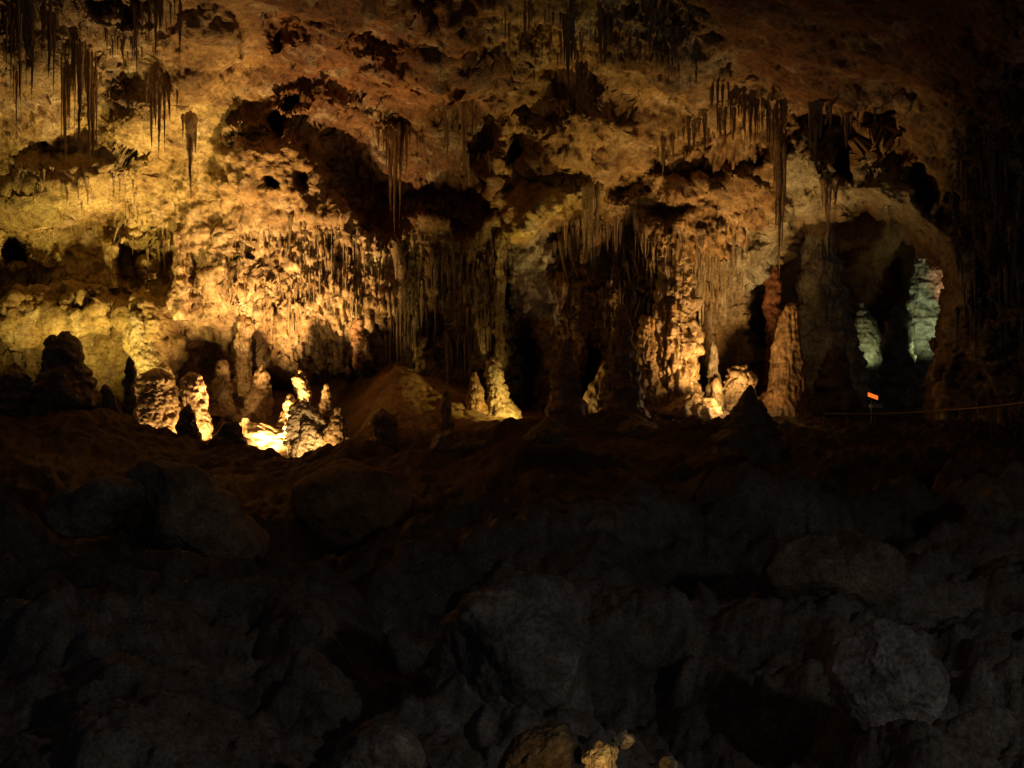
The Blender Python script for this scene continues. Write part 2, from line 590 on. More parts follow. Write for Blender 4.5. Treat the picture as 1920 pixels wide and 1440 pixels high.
fq = grid_faces(*U.shape)
keep = (arch_sd.ravel()[fq].min(1) < 12)
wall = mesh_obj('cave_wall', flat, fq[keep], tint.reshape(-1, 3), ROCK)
tag(wall, 'lumpy ochre cave wall curving up into the vault', None, None, 'structure')


def depth_at(u, v):
    i = int(np.clip(np.searchsorted(gu, u), 1, len(gu) - 2))
    j = int(np.clip(np.searchsorted(gv, v), 1, len(gv) - 2))
    return float(DW[j, i])


# ------------------------------------------------------------------ the further chamber behind the arch
hu = np.arange(1240, 1960, 5.0)
hv = np.arange(300, 900, 5.0)
HU, HV = np.meshgrid(hu, hv)
HD = tps([(1240, 300, 44), (1600, 300, 44), (1960, 300, 40), (1240, 450, 49), (1600, 420, 49), (1960, 450, 46), (1240, 600, 55),
          (1600, 500, 55), (1650, 620, 58), (1960, 600, 52), (1240, 900, 54), (1600, 900, 56), (1960, 900, 52)], HU, HV)
HP = np.stack([(HU - 960) / F * HD, HD, CZ - (HV - 720) / F * HD], -1)
hf = HP.reshape(-1, 3)
hn = grid_normals(HP).reshape(-1, 3)
hd = 0.8 * fbm(hf / 2.2 + 3, 4) + 0.3 * billow(hf * np.array([2.2, 2.2, 0.6]), 3)
hf = hf + hn * hd[:, None]
ht = np.empty((len(hf), 3))
ht[:] = (0.34, 0.17, 0.07)
tag(mesh_obj('far_chamber_wall', hf, grid_faces(*HU.shape), ht, ROCK), 'dim rust brown wall and roof of the chamber beyond the arch', None, None, 'structure')

# ------------------------------------------------------------------ the floor: height of the ground along each bearing
FD = [2.5, 5, 7, 9, 13, 18, 24, 29, 31.5, 34, 36.5, 39, 44, 60]
GROUND = {
    -700: [2300, 1800, 1560, 1400, 1200, 1050, 920, 830, 790, 790, 770, 750, 740, 735],
    0:    [2600, 1950, 1640, 1450, 1240, 1070, 915, 825, 790, 815, 800, 770, 755, 740],
    200:  [2600, 1950, 1640, 1450, 1240, 1070, 920, 835, 800, 830, 800, 760, 750, 740],
    380:  [2600, 1950, 1640, 1450, 1250, 1080, 940, 870, 850, 868, 800, 740, 735, 735],
    470:  [2600, 1950, 1640, 1450, 1255, 1090, 960, 888, 868, 866, 775, 725, 725, 735],
    560:  [2600, 1950, 1640, 1450, 1260, 1100, 970, 895, 878, 880, 800, 735, 730, 735],
    660:  [2600, 1950, 1640, 1450, 1260, 1095, 955, 870, 848, 830, 770, 715, 725, 735],
    700:  [2600, 1950, 1640, 1450, 1257, 1092, 955, 878, 850, 803, 728, 698, 720, 735],
    745:  [2600, 1950, 1640, 1450, 1255, 1090, 955, 880, 850, 775, 690, 668, 715, 735],
    800:  [2600, 1950, 1640, 1450, 1252, 1085, 952, 877, 848, 788, 718, 695, 715, 735],
    850:  [2600, 1950, 1640, 1450, 1250, 1080, 950, 875, 845, 800, 746, 712, 720, 735],
    950:  [2600, 1950, 1640, 1450, 1230, 1060, 930, 850, 815, 800, 785, 770, 750, 740],
    1050: [2600, 1950, 1640, 1440, 1190, 1030, 915, 840, 812, 802, 795, 785, 760, 740],
    1200: [2600, 1950, 1640, 1440, 1200, 1020, 910, 835, 810, 795, 780, 765, 750, 740],
    1310: [2600, 1950, 1640, 1440, 1210, 1020, 905, 840, 815, 797, 765, 750, 745, 740],
    1450: [2600, 1950, 1640, 1430, 1190, 1000, 890, 840, 820, 810, 790, 775, 760, 740],
    1600: [2600, 1950, 1640, 1420, 1170, 990, 885, 845, 830, 820, 805, 795, 770, 740],
    1760: [2600, 1950, 1640, 1410, 1150, 970, 880, 845, 830, 815, 805, 795, 770, 740],
    1950: [2600, 1950, 1630, 1390, 1120, 950, 870, 840, 820, 810, 800, 790, 770, 740],
    2600: [2500, 1850, 1560, 1330, 1080, 930, 850, 820, 800, 790, 780, 780, 760, 740]}
_us = np.array(list(GROUND.keys()), float)
_gvv = np.array(list(GROUND.values()), float)
fu = axis(-700, -20, 1940, 2600, 16, 3.6)
fd = np.r_[np.geomspace(2.5, 29, 330), np.arange(29.05, 39, 0.055), np.arange(39, 60, 0.5)]


def ground_v(u, d):
    """bearing below the horizon of the ground at bearing u, distance d"""
    u = np.atleast_1d(u)
    d = np.atleast_1d(d)
    cols = np.array([np.interp(d, FD, r) for r in _gvv])      # per bearing
    out = np.empty((len(d), len(u)))
    for k in range(len(d)):
        out[k] = np.interp(u, _us, cols[:, k])
    return out


GV = ground_v(fu, fd)
# soften the creases of the interpolation
for _ in range(10):
    GV[:, 1:-1] = 0.25 * GV[:, :-2] + 0.5 * GV[:, 1:-1] + 0.25 * GV[:, 2:]
    GV[1:-1] = 0.25 * GV[:-2] + 0.5 * GV[1:-1] + 0.25 * GV[2:]
FU, FDg = np.meshgrid(fu, fd)
FP = np.stack([(FU - 960) / F * FDg, FDg, CZ - (GV - 720) / F * FDg], -1)
ff = FP.reshape(-1, 3).copy()
dd = FDg.ravel()


def facets(p, size, seed):
    """broken bedrock: every cell is a tilted plane with its own height"""
    w = p / size
    w = w + 0.25 * np.stack([perlin(np.c_[w * 1.3, np.full(len(w), seed)]), perlin(np.c_[w * 1.3, np.full(len(w), seed + 40.5)])], -1)
    i = np.floor(w).astype(np.int64)
    f = w - i
    ws = np.full(len(p), 1e-9)
    h = np.zeros(len(p))
    for dx in (-1, 0, 1):
        for dy in (-1, 0, 1):
            k = _h(i[:, 0] + dx, i[:, 1] + dy, np.full(len(p), seed))
            j = _j[k]
            ex, ey = f[:, 0] - dx - j[:, 0], f[:, 1] - dy - j[:, 1]
            d = ex * ex + ey * ey
            t = (_g[k, 0] * ex + _g[k, 1] * ey) * 0.9 + (j[:, 2] - 0.5) * 0.7
            e = np.exp(-d * 13)
            h = h + e * t
            ws = ws + e
    return h / ws


rough = np.clip((dd - 3) / 10, 0.25, 1) * np.interp(dd, [20, 29], [1.0, 0.3])
xy = ff[:, :2].copy()
ridge = np.exp(-((dd - 31.3) / 1.3) ** 2)
ff[:, 2] += rough * (0.55 * fbm(ff / 3.2 + 11, 4) + 1.35 * facets(xy, 3.6, 3) + 0.55 * facets(xy, 1.3, 8) + 0.2 * facets(xy, 0.45, 21)) \
    + 0.10 * fbm(ff / 0.4, 4, 0.6) + 0.05 * knobs(ff / 0.22) + ridge * (0.45 * knobs(ff / 1.5 + 4) + 0.22 * knobs(ff / 0.35 + 8) - 0.15)
for _lu, _lv, _ld in ((170, 800, 33.2), (500, 866, 34.0), (590, 868, 32.5), (385, 850, 33.0), (258, 825, 33.0), (1002, 792, 34.0), (1374, 768, 34.4), (1310, 798, 33.0), (1436, 774, 36.2), (1540, 745, 47.6), (1474, 775, 39.5), (1128, 1478, 6.5)):
    _c = P3(_lu, _lv, _ld)
    _w = np.exp(-((ff[:, 0] - _c.x) ** 2 + (ff[:, 1] - _c.y) ** 2) / 0.5 ** 2)
    _low = np.minimum(ff[:, 2], _c.z - 0.25)
    ff[:, 2] = ff[:, 2] * (1 - np.clip(_w * 1.6, 0, 1)) + _low * np.clip(_w * 1.6, 0, 1)
ftint = np.empty((len(ff), 3))
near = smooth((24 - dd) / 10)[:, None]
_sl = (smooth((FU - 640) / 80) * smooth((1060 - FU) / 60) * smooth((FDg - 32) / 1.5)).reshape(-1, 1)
ftint[:] = (np.array((0.12, 0.08, 0.045)) * (1 - _sl) + np.array((0.42, 0.29, 0.12)) * _sl) * (1 - near) + np.array((0.25, 0.22, 0.19)) * near  # far ledge tinted darker, shade painted over the bounce light
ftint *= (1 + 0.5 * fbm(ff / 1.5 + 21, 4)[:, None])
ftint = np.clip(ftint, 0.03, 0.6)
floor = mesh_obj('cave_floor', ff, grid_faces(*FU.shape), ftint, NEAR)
tag(floor, 'dark uneven floor of fallen rock rising toward the wall', None, None, 'structure')
FZ = ff[:, 2].reshape(FU.shape)


def floor_z(x, y):
    u = x / y * F + 960
    i = int(np.clip(np.searchsorted(fu, u), 1, len(fu) - 2))
    j = int(np.clip(np.searchsorted(fd, y), 1, len(fd) - 2))
    return float(FZ[j, i])


# ------------------------------------------------------------------ stalagmites and columns: turned from an outline
def turned(outline, Dm, seed=0, lump=0.12, pop=0.0, pop_size=0.16, flute=0.0, squash=0.8, ring=0.0, px=2.2, detail=0.5, flare=0.4, jagged=1.0):
    o = np.array(outline, float)
    vs = np.arange(o[0, 0], o[-1, 0] + px, px)
    L = np.interp(vs, o[:, 0], o[:, 1])
    R = np.interp(vs, o[:, 0], o[:, 2])
    ker = np.ones(3) / 3
    for _ in range(2):
        L[1:-1] = np.convolve(L, ker, 'valid')
        R[1:-1] = np.convolve(R, ker, 'valid')
    h_ = np.clip((vs - vs[0]) / (vs[-1] - vs[0]), 0, 1)
    fl = 1 + flare * np.clip((h_ - 0.55) / 0.45, 0, 1) ** 2
    mid, half = (L + R) / 2, (R - L) / 2 * fl
    jg = perlin(np.c_[vs / 26.0, np.full(len(vs), seed * 3.7), np.zeros(len(vs))]) * 0.16 + perlin(np.c_[vs / 11.0, np.full(len(vs), seed * 3.7 + 9), np.zeros(len(vs))]) * 0.05
    mid = mid + half * jagged * perlin(np.c_[vs / 18.0, np.full(len(vs), seed * 5.1 + 20), np.zeros(len(vs))]) * 0.25
    half = half * (1 + jagged * jg)
    L, R = mid - half, mid + half
    r = (R - L) / 2 / F * Dm
    cx = ((R + L) / 2 - 960) / F * Dm
    z = CZ - (vs - 720) / F * Dm
    nseg = int(np.clip(2 * math.pi * (R - L).max() / 2 / px, 14, 120))
    th = np.linspace(0, 2 * math.pi, nseg, endpoint=False)
    # round the crown over with a few closing rings
    k = np.array([0.15, 0.45, 0.75])
    r = np.r_[r[0] * k, r]
    cx = np.r_[np.full(3, cx[0]), cx]
    z = np.r_[z[0] + (1 - k) * (R[0] - L[0]) / 2 / F * Dm * 0.9, z]
    P = np.stack([cx[:, None] + r[:, None] * np.cos(th), Dm + squash * r[:, None] * np.sin(th), np.repeat(z[:, None], nseg, 1)], -1)
    N = grid_normals(P, True)
    f = P.reshape(-1, 3)
    n = N.reshape(-1, 3)
    out = np.stack([np.cos(th), np.sin(th), np.zeros(nseg)], -1)
    sgn = np.sign((N * out[None]).sum((1, 2)))
    n = (N * np.where(sgn == 0, 1, sgn)[:, None, None]).reshape(-1, 3)
    rr = np.repeat(np.clip(r / (r.max() + 1e-6), 0.15, 1), nseg)
    s = seed * 13.7
    d = 1.25 * lump * (fbm(f / max(lump * 3.6, 0.22) + s, 4, 0.55)) * np.sqrt(rr)
    if flute:
        d = d + flute * billow(f * np.array([1 / 0.22, 1 / 0.22, 1 / 1.6]) + s, 2)
    if ring:
        d = d + ring * billow(f * np.array([0.6, 0.6, 1 / 0.28]) + s, 2)
    if pop:
        d = d + pop * (knobs(f / pop_size + s) - 0.4) + pop * 0.7 * (knobs(f / (pop_size * 0.5) + s + 5) - 0.4)
    d = d + detail * 0.04 * fbm(f / 0.16 + s, 2)
    f = f + n * d[:, None]
    V = np.vstack([f, [[cx[0], Dm, z[0]]]])
    m = len(z)
    quads = grid_faces(m, nseg, True)
    cap = np.array([[m * nseg, i, (i + 1) % nseg, (i + 1) % nseg] for i in range(nseg)])
    base = (float(cx[-1]), float(Dm), float(z[-1]))
    return V, quads, cap, base, nseg


def formation(name, label, cat, outline, Dm, colour, parent=None, mat=None, group=None, **kw):
    V, quads, cap, base, nseg = turned(outline, Dm, **kw)
    # close the crown by snapping the first ring to its centre
    V[:nseg] = V[:nseg] * 0.2 + V[-1] * 0.8
    t = np.empty((len(V), 3))
    t[:] = colour
    t *= (1 + 0.4 * fbm(V / 0.7 + 3, 3)[:, None])
    o = mesh_obj(name, V[:-1], quads, np.clip(t[:-1], 0.02, 0.75), mat or DRIP, parent, base)
    if parent is None:
        tag(o, label, cat, group, 'thing')
    elif label:
        o['label'] = label
    return o


# unlit stalagmites standing along the front of the ledge, left
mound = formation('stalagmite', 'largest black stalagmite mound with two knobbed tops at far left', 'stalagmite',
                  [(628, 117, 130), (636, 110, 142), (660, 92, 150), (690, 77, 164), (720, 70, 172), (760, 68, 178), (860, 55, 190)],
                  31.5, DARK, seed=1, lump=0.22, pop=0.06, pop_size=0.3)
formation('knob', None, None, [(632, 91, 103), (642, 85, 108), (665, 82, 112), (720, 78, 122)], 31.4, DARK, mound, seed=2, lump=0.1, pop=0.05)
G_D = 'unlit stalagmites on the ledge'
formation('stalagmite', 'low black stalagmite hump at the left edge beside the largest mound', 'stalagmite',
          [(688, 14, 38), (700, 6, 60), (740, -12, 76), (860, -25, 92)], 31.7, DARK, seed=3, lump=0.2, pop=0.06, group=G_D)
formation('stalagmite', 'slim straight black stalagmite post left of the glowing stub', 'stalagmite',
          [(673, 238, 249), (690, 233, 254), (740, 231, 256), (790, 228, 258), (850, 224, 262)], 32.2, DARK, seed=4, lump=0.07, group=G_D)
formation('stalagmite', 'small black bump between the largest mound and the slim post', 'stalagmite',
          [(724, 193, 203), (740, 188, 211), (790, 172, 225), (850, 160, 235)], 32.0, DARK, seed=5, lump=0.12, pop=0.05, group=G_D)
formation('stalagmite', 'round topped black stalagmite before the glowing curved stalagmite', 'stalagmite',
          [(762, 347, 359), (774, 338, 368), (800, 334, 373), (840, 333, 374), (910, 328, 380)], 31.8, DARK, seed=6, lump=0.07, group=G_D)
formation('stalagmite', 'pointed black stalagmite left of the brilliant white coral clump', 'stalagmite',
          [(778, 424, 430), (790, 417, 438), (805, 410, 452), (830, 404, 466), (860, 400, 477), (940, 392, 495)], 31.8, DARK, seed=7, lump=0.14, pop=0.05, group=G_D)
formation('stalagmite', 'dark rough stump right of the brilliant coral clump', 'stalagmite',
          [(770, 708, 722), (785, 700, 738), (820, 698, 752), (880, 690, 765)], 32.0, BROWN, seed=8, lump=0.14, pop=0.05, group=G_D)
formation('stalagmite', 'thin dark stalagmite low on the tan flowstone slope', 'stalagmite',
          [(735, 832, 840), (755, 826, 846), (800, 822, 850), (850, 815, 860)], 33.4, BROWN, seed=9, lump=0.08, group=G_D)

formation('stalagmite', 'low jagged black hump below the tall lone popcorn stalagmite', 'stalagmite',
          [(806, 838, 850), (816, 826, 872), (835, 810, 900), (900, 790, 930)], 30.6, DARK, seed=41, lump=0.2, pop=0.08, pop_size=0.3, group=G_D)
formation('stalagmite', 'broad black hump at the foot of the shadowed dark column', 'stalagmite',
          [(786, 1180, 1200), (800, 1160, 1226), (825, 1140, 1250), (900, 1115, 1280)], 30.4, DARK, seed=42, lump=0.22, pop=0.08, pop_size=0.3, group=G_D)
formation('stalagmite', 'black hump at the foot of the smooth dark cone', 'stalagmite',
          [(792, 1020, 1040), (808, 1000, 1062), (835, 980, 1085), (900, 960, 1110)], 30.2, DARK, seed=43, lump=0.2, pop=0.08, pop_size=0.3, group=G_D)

# glowing popcorn stalagmites
G_L = 'lit popcorn stalagmites'
formation('stalagmite', 'glowing stubby popcorn stalagmite right of the slim black post', 'stalagmite',
          [(708, 266, 314), (715, 256, 321), (740, 253, 325), (780, 250, 330), (850, 246, 336)], 34.0, CREAM, seed=10, lump=0.12, pop=0.15, pop_size=0.15, px=1.6, group=G_L)
formation('stalagmite', 'glowing curved popcorn stalagmite behind the round black one', 'stalagmite',
          [(708, 351, 377), (720, 343, 380), (760, 346, 385), (800, 352, 394), (830, 356, 402), (870, 358, 412)], 34.2, CREAM, seed=11, lump=0.08, pop=0.09, pop_size=0.14, group=G_L)
cl = formation('coral_clump', 'brilliant branching cave coral clump over the left floodlight', 'coral clump',
               [(750, 569, 573), (760, 565, 577), (768, 561, 580), (778, 556, 586), (800, 552, 592), (830, 548, 598), (900, 540, 606)], 34.5, PALE, seed=12, lump=0.16, pop=0.16, pop_size=0.17, px=1.5)
for k_, (ol_, dd_) in enumerate([
        ([(766, 547, 553), (774, 541, 559), (790, 538, 562), (806, 542, 560)], 34.2), ([(776, 582, 589), (784, 578, 595), (796, 580, 598), (810, 582, 596)], 34.4),
        ([(800, 536, 546), (812, 534, 556), (824, 538, 560), (836, 540, 560)], 34.0), ([(796, 570, 580), (806, 564, 588), (822, 562, 592), (840, 566, 590)], 34.0),
        ([(818, 596, 604), (828, 590, 610), (846, 586, 614), (880, 584, 618)], 33.9), ([(828, 556, 566), (840, 550, 574), (870, 546, 580), (890, 546, 582)], 33.8),
        ([(790, 600, 606), (800, 597, 611), (812, 598, 612), (825, 600, 610)], 34.5), ([(838, 612, 620), (848, 606, 626), (866, 604, 628), (890, 602, 630)], 33.9)]):
    formation('branch', None, None, ol_, dd_, PALE, cl, seed=50 + k_, lump=0.08, pop=0.10, pop_size=0.13, px=1.5)
bank = formation('flowstone_bank', 'bright rippled flowstone bank left of the coral clump', 'flowstone',
                 [(790, 452, 470), (800, 446, 505), (812, 446, 560), (826, 450, 610), (850, 446, 630), (900, 436, 640)], 35.2, (0.42, 0.3, 0.16), seed=60, lump=0.14, ring=0.07, pop=0.07, squash=0.22, flare=0.0, jagged=0.4)
formation('coral_stalk', 'lit branching coral stalk right of the brilliant clump', 'coral stalk',
          [(768, 633, 638), (782, 628, 641), (795, 622, 644), (812, 610, 648), (832, 600, 648), (880, 592, 640)], 34.1, CREAM, seed=16, lump=0.12, pop=0.14, pop_size=0.15)
formation('stalagmite', 'knobbly lit spire above the brilliant coral clump', 'stalagmite',
          [(698, 561, 566), (712, 553, 573), (728, 551, 578), (745, 560, 577), (800, 556, 582)], 36.2, CREAM, seed=17, lump=0.1, pop=0.12, group=G_L)
formation('stalagmite', 'thin lit spire right of the knobbly spire', 'stalagmite',
          [(722, 611, 615), (738, 606, 618), (752, 604, 620), (800, 596, 626)], 36.2, CREAM, seed=18, lump=0.06, pop=0.08, group=G_L)
formation('stalagmite', 'dim knobbly twin stalagmite at the foot of the wall left of the spires', 'stalagmite',
          [(688, 488, 493), (702, 481, 502), (725, 478, 503), (745, 466, 505), (800, 455, 510)], 36.8, (0.36, 0.25, 0.13), seed=19, lump=0.1, pop=0.1, group=G_L)
formation('stalagmite', 'short lit stub between the twin stalagmite and the knobbly spire', 'stalagmite',
          [(742, 541, 546), (758, 534, 551), (800, 525, 560)], 35.8, CREAM, seed=20, lump=0.08, pop=0.1, group=G_L)
formation('stalagmite', 'squat lit block at the wall foot above the pointed black stalagmite', 'stalagmite',
          [(680, 410, 423), (705, 406, 428), (735, 400, 432), (780, 392, 438)], 37.0, (0.36, 0.25, 0.13), seed=21, lump=0.08, pop=0.1, group=G_L)

# centre
formation('stalagmite', 'tall lit popcorn stalagmite standing alone at mid slope', 'stalagmite',
          [(675, 921, 934), (686, 916, 939), (720, 916, 945), (750, 915, 955), (780, 908, 972), (830, 895, 990)], 35.9, (0.5, 0.4, 0.2), seed=22, lump=0.12, pop=0.11, pop_size=0.15)
formation('stalagmite', 'small dim stalagmite left of the tall lone popcorn one', 'stalagmite',
          [(700, 886, 892), (715, 881, 898), (740, 878, 906), (800, 866, 918)], 35.6, OCHRE, seed=23, lump=0.08, pop=0.06)
formation('stalagmite', 'smooth dark cone stalagmite left of the shadowed column', 'stalagmite',
          [(640, 1054, 1068), (685, 1041, 1082), (740, 1031, 1093), (780, 1022, 1102), (860, 995, 1130)], 32.4, BROWN, seed=24, lump=0.12)
formation('column', 'shadowed dark column left of the glowing popcorn column', 'column',
          [(575, 1158, 1174), (620, 1149, 1186), (700, 1135, 1202), (760, 1134, 1206), (860, 1115, 1225)], 33.6, BROWN, seed=25, lump=0.14, flute=0.05)
formation('stalagmite', 'leaning stalagmite with a bright left edge before the shadowed column', 'stalagmite',
          [(680, 1131, 1141), (700, 1122, 1150), (730, 1107, 1152), (760, 1096, 1150), (785, 1090, 1148), (840, 1080, 1160)], 35.1, CREAM, seed=26, lump=0.12, pop=0.06)
formation('column', 'broad glowing popcorn column right of the shadowed column', 'column',
          [(470, 1248, 1300), (540, 1238, 1302), (600, 1228, 1300), (650, 1226, 1308), (700, 1236, 1305), (740, 1240, 1304), (770, 1232, 1314), (830, 1215, 1330)], 37.2, (0.48, 0.34, 0.17), seed=27, lump=0.12, pop=0.08, pop_size=0.11, flute=0.22, px=1.6, jagged=0.5)
formation('column', 'narrow dim popcorn column beside the glowing one', 'column',
          [(600, 1204, 1224), (660, 1199, 1224), (710, 1203, 1232), (750, 1212, 1246), (830, 1200, 1260)], 36.4, OCHRE, seed=28, lump=0.12, pop=0.12, flute=0.08)
formation('stalagmite', 'thin pale stalagmite rising right of the glowing column', 'stalagmite',
          [(640, 1334, 1340), (660, 1331, 1344), (700, 1328, 1349), (740, 1322, 1356), (800, 1315, 1362)], 37.1, (0.24, 0.19, 0.12), seed=29, lump=0.07, flute=0.05)
formation('stalagmite', 'small bright bead stack stalagmite beside the right floodlight', 'stalagmite',
          [(712, 1341, 1348), (722, 1336, 1352), (736, 1338, 1354), (750, 1334, 1356), (800, 1326, 1362)], 36.7, (0.4, 0.29, 0.15), seed=30, lump=0.06, pop=0.07)
formation('coral_clump', 'lit lacy coral clump behind the right floodlight', 'coral clump',
          [(700, 1376, 1392), (715, 1366, 1402), (740, 1360, 1408), (800, 1350, 1420)], 37.3, CREAM, seed=31, lump=0.3, pop=0.3, pop_size=0.2)
formation('flowstone_bank', 'glowing rubbly flowstone skirt at the foot of the broad popcorn column', 'flowstone',
          [(748, 1285, 1312), (760, 1252, 1336), (778, 1236, 1350), (830, 1225, 1358)], 35.9, CREAM, seed=61, lump=0.2, pop=0.12, squash=0.5)
formation('stalagmite', 'sharp black cone stalagmite before the leaning orange column', 'stalagmite',
          [(724, 1402, 1408), (740, 1393, 1417), (770, 1373, 1436), (800, 1354, 1456), (850, 1332, 1480), (960, 1300, 1515)], 27.0, DARK, seed=32, lump=0.1)
formation('column', 'leaning orange lit column at the left side of the arch', 'column',
          [(575, 1472, 1494), (592, 1464, 1498), (612, 1457, 1500), (640, 1450, 1502), (690, 1446, 1506), (725, 1437, 1508), (748, 1424, 1508), (770, 1412, 1510), (830, 1400, 1520)], 37.8, (0.46, 0.29, 0.13), seed=33, lump=0.12, ring=0.015, flute=0.07, jagged=0.25)
formation('column', 'rust banded pillar in the dark gap left of the leaning column', 'column',
          [(500, 1436, 1462), (560, 1434, 1464), (600, 1436, 1464), (625, 1436, 1462), (800, 1430, 1466)], 41.0, (0.42, 0.17, 0.07), seed=40, lump=0.2, ring=0.07)
# inside the arch
formation('column', 'massive dim column tapering upward inside the arch', 'column',
          [(425, 1512, 1556), (480, 1504, 1566), (540, 1495, 1580), (600, 1487, 1596), (640, 1484, 1608), (690, 1496, 1614), (780, 1500, 1622)], 44.5, (0.46, 0.38, 0.24), seed=34, lump=0.3, ring=0.02, flute=0.14, jagged=0.5)
formation('stalagmite', 'black stalagmite mound inside the arch before the massive column', 'stalagmite',
          [(655, 1561, 1571), (664, 1549, 1580), (700, 1541, 1590), (740, 1533, 1600), (860, 1515, 1615)], 39.5, DARK, seed=35, lump=0.2, pop=0.08, pop_size=0.3)
formation('stalagmite', 'pale green lit stalagmite with layered skirts deep in the arch', 'stalagmite',
          [(567, 1611, 1619), (585, 1606, 1626), (600, 1602, 1640), (625, 1600, 1652), (660, 1602, 1652), (760, 1590, 1665)], 50.0, (0.6, 0.6, 0.48), seed=36, lump=0.1, ring=0.04, jagged=0.4)
formation('column', 'tall pale green lit column at the right side of the arch', 'column',
          [(400, 1728, 1764), (480, 1718, 1770), (510, 1713, 1776), (560, 1704, 1784), (600, 1698, 1790), (800, 1690, 1800)], 50.0, (0.6, 0.6, 0.5), seed=37, lump=0.12, ring=0.05, flute=0.04, jagged=0.3)
formation('stalagmite', 'dim rounded dome stalagmite before the tall green column', 'stalagmite',
          [(570, 1680, 1692), (582, 1668, 1703), (610, 1661, 1711), (645, 1656, 1714), (780, 1648, 1722)], 47.5, (0.4, 0.38, 0.27), seed=38, lump=0.14, ring=0.03)

G_W = 'columns and spikes against the wall'
for lab_, ol_, col_, kw_ in [
    ('ribbed pale column over a rounded base on the left wall', [(440, 328, 346), (500, 328, 348), (530, 322, 352), (552, 318, 356), (580, 322, 352), (600, 332, 348)], CREAM, dict(flute=0.1, lump=0.08)),
    ('short column at the left side of the square black hole', [(455, 194, 214), (490, 196, 210), (515, 193, 214), (540, 188, 220)], OLIVE, dict(flute=0.05, lump=0.08)),
    ('popcorn covered buttress slanting down beside the slim black post', [(590, 245, 262), (630, 248, 280), (670, 252, 300), (710, 262, 322), (780, 262, 330)], (0.5, 0.43, 0.22), dict(pop=0.09, lump=0.15)),
    ('smooth tan pillar at the wall foot above the twin stalagmite', [(600, 446, 470), (640, 440, 476), (690, 442, 474), (760, 438, 480)], CREAM, dict(lump=0.12, flute=0.08)),
    ('reddish hanging pillar in the shadow right of the bright wall', [(600, 662, 680), (640, 660, 684), (670, 662, 682), (690, 666, 678)], (0.4, 0.22, 0.11), dict(lump=0.08)),
    ('yellow fluted column on the wall right of the flowstone slope top', [(440, 928, 946), (520, 926, 944), (600, 928, 942), (680, 926, 946)], OLIVE, dict(flute=0.1, lump=0.1)),
    ('yellow draped column between two shadowed hollows at centre', [(500, 892, 918), (560, 888, 916), (620, 890, 914), (690, 886, 918)], OLIVE, dict(flute=0.12, lump=0.12)),
]:
    uc_ = (ol_[1][1] + ol_[1][2]) / 2
    dm_ = min(depth_at(uc_, ol_[0][0]), depth_at(uc_, ol_[-1][0] - 20)) - 0.1
    formation('column' if 'column' in lab_ or 'pillar' in lab_ else 'flowstone_spur', lab_, 'column' if 'column' in lab_ or 'pillar' in lab_ else 'flowstone', ol_, dm_, col_, group=G_W, seed=70 + int(uc_) % 17, **kw_)

# ------------------------------------------------------------------ stalactites
SHAPES = []
for k in range(9):
    m_, n_ = 22, 9
    t = np.linspace(0, 1, m_)
    r = (1 - t) ** 0.55 * (1 - 0.25 * t) + 0.02
    if k % 3 == 1:
        r = (1 - t ** 1.6) * 0.8 + 0.02
    if k % 3 == 2:
        r = (1 - t) ** 1.3 * 0.85 + 0.10 * (1 - t) ** 0.3
    r = r * (1 + np.interp(t, [0, 0.10, 0.28, 1], [0.5, 0.45, 0, 0])) * np.interp(t, [0, 0.05, 0.12, 1], [0.05, 0.6, 1, 1])
    th = np.linspace(0, 2 * np.pi, n_, endpoint=False)
    r2 = r[:, None] * (1 + 0.22 * rng.normal(size=(1, n_)) + 0.10 * rng.normal(size=(m_, n_)))
    ax = np.cumsum(rng.normal(size=(m_, 2)) * 0.07, 0)
    Pk = np.stack([ax[:, :1] + r2 * np.cos(th), ax[:, 1:] + r2 * np.sin(th), -np.repeat(t[:, None], n_, 1)], -1)
    SHAPES.append((Pk.reshape(-1, 3), grid_faces(m_, n_, True)))
_stal_mesh = {}


def stal_mesh(k, colour):
    key = (k, colour)
    if key not in _stal_mesh:
        Vk, fk = SHAPES[k]
        t = np.empty((len(Vk), 3))
        t[:] = colour
        o = mesh_obj('stalactite', Vk, fk, t, DRIP)
        _stal_mesh[key] = o.data
        bpy.data.objects.remove(o)
    return _stal_mesh[key]


def cluster(name, label, items, colour, cat='stalactites', pull=0.12, group=None):
    """items: (bearing, top, tip, width) for each hanging spike"""
    us = [i[0] for i in items]
    v0 = min(i[1] for i in items)
    uc = sum(us) / len(us)
    base = P3(uc, v0, depth_at(uc, v0))
    root = empty(name, base)
    tag(root, label, cat, group)
    for (u, vt, vb, w) in items:
        dt = depth_at(u, vt)
        db = min([depth_at(u, vt + (vb - vt) * s) for s in (0.3, 0.6, 1.0)])
        d = min(dt, db) - pull
        top = P3(u, vt - 5, d)
        ln = (vb - vt + 5) / F * d
        r = w / 2 / F * d
        o = bpy.data.objects.new('stalactite', stal_mesh(random.randrange(9), colour))
        COL.objects.link(o)
        o.parent = root
        o.location = top - base
        if dt - d > 0.35:
            o.rotation_euler[0] = -math.atan2(min(dt - d, ln * 0.3), ln)
            o.location.y += min(dt - d, ln * 0.3)
        o.rotation_euler[2] = random.uniform(0, 6.28)
        o.scale = (r, r, ln)
    return root


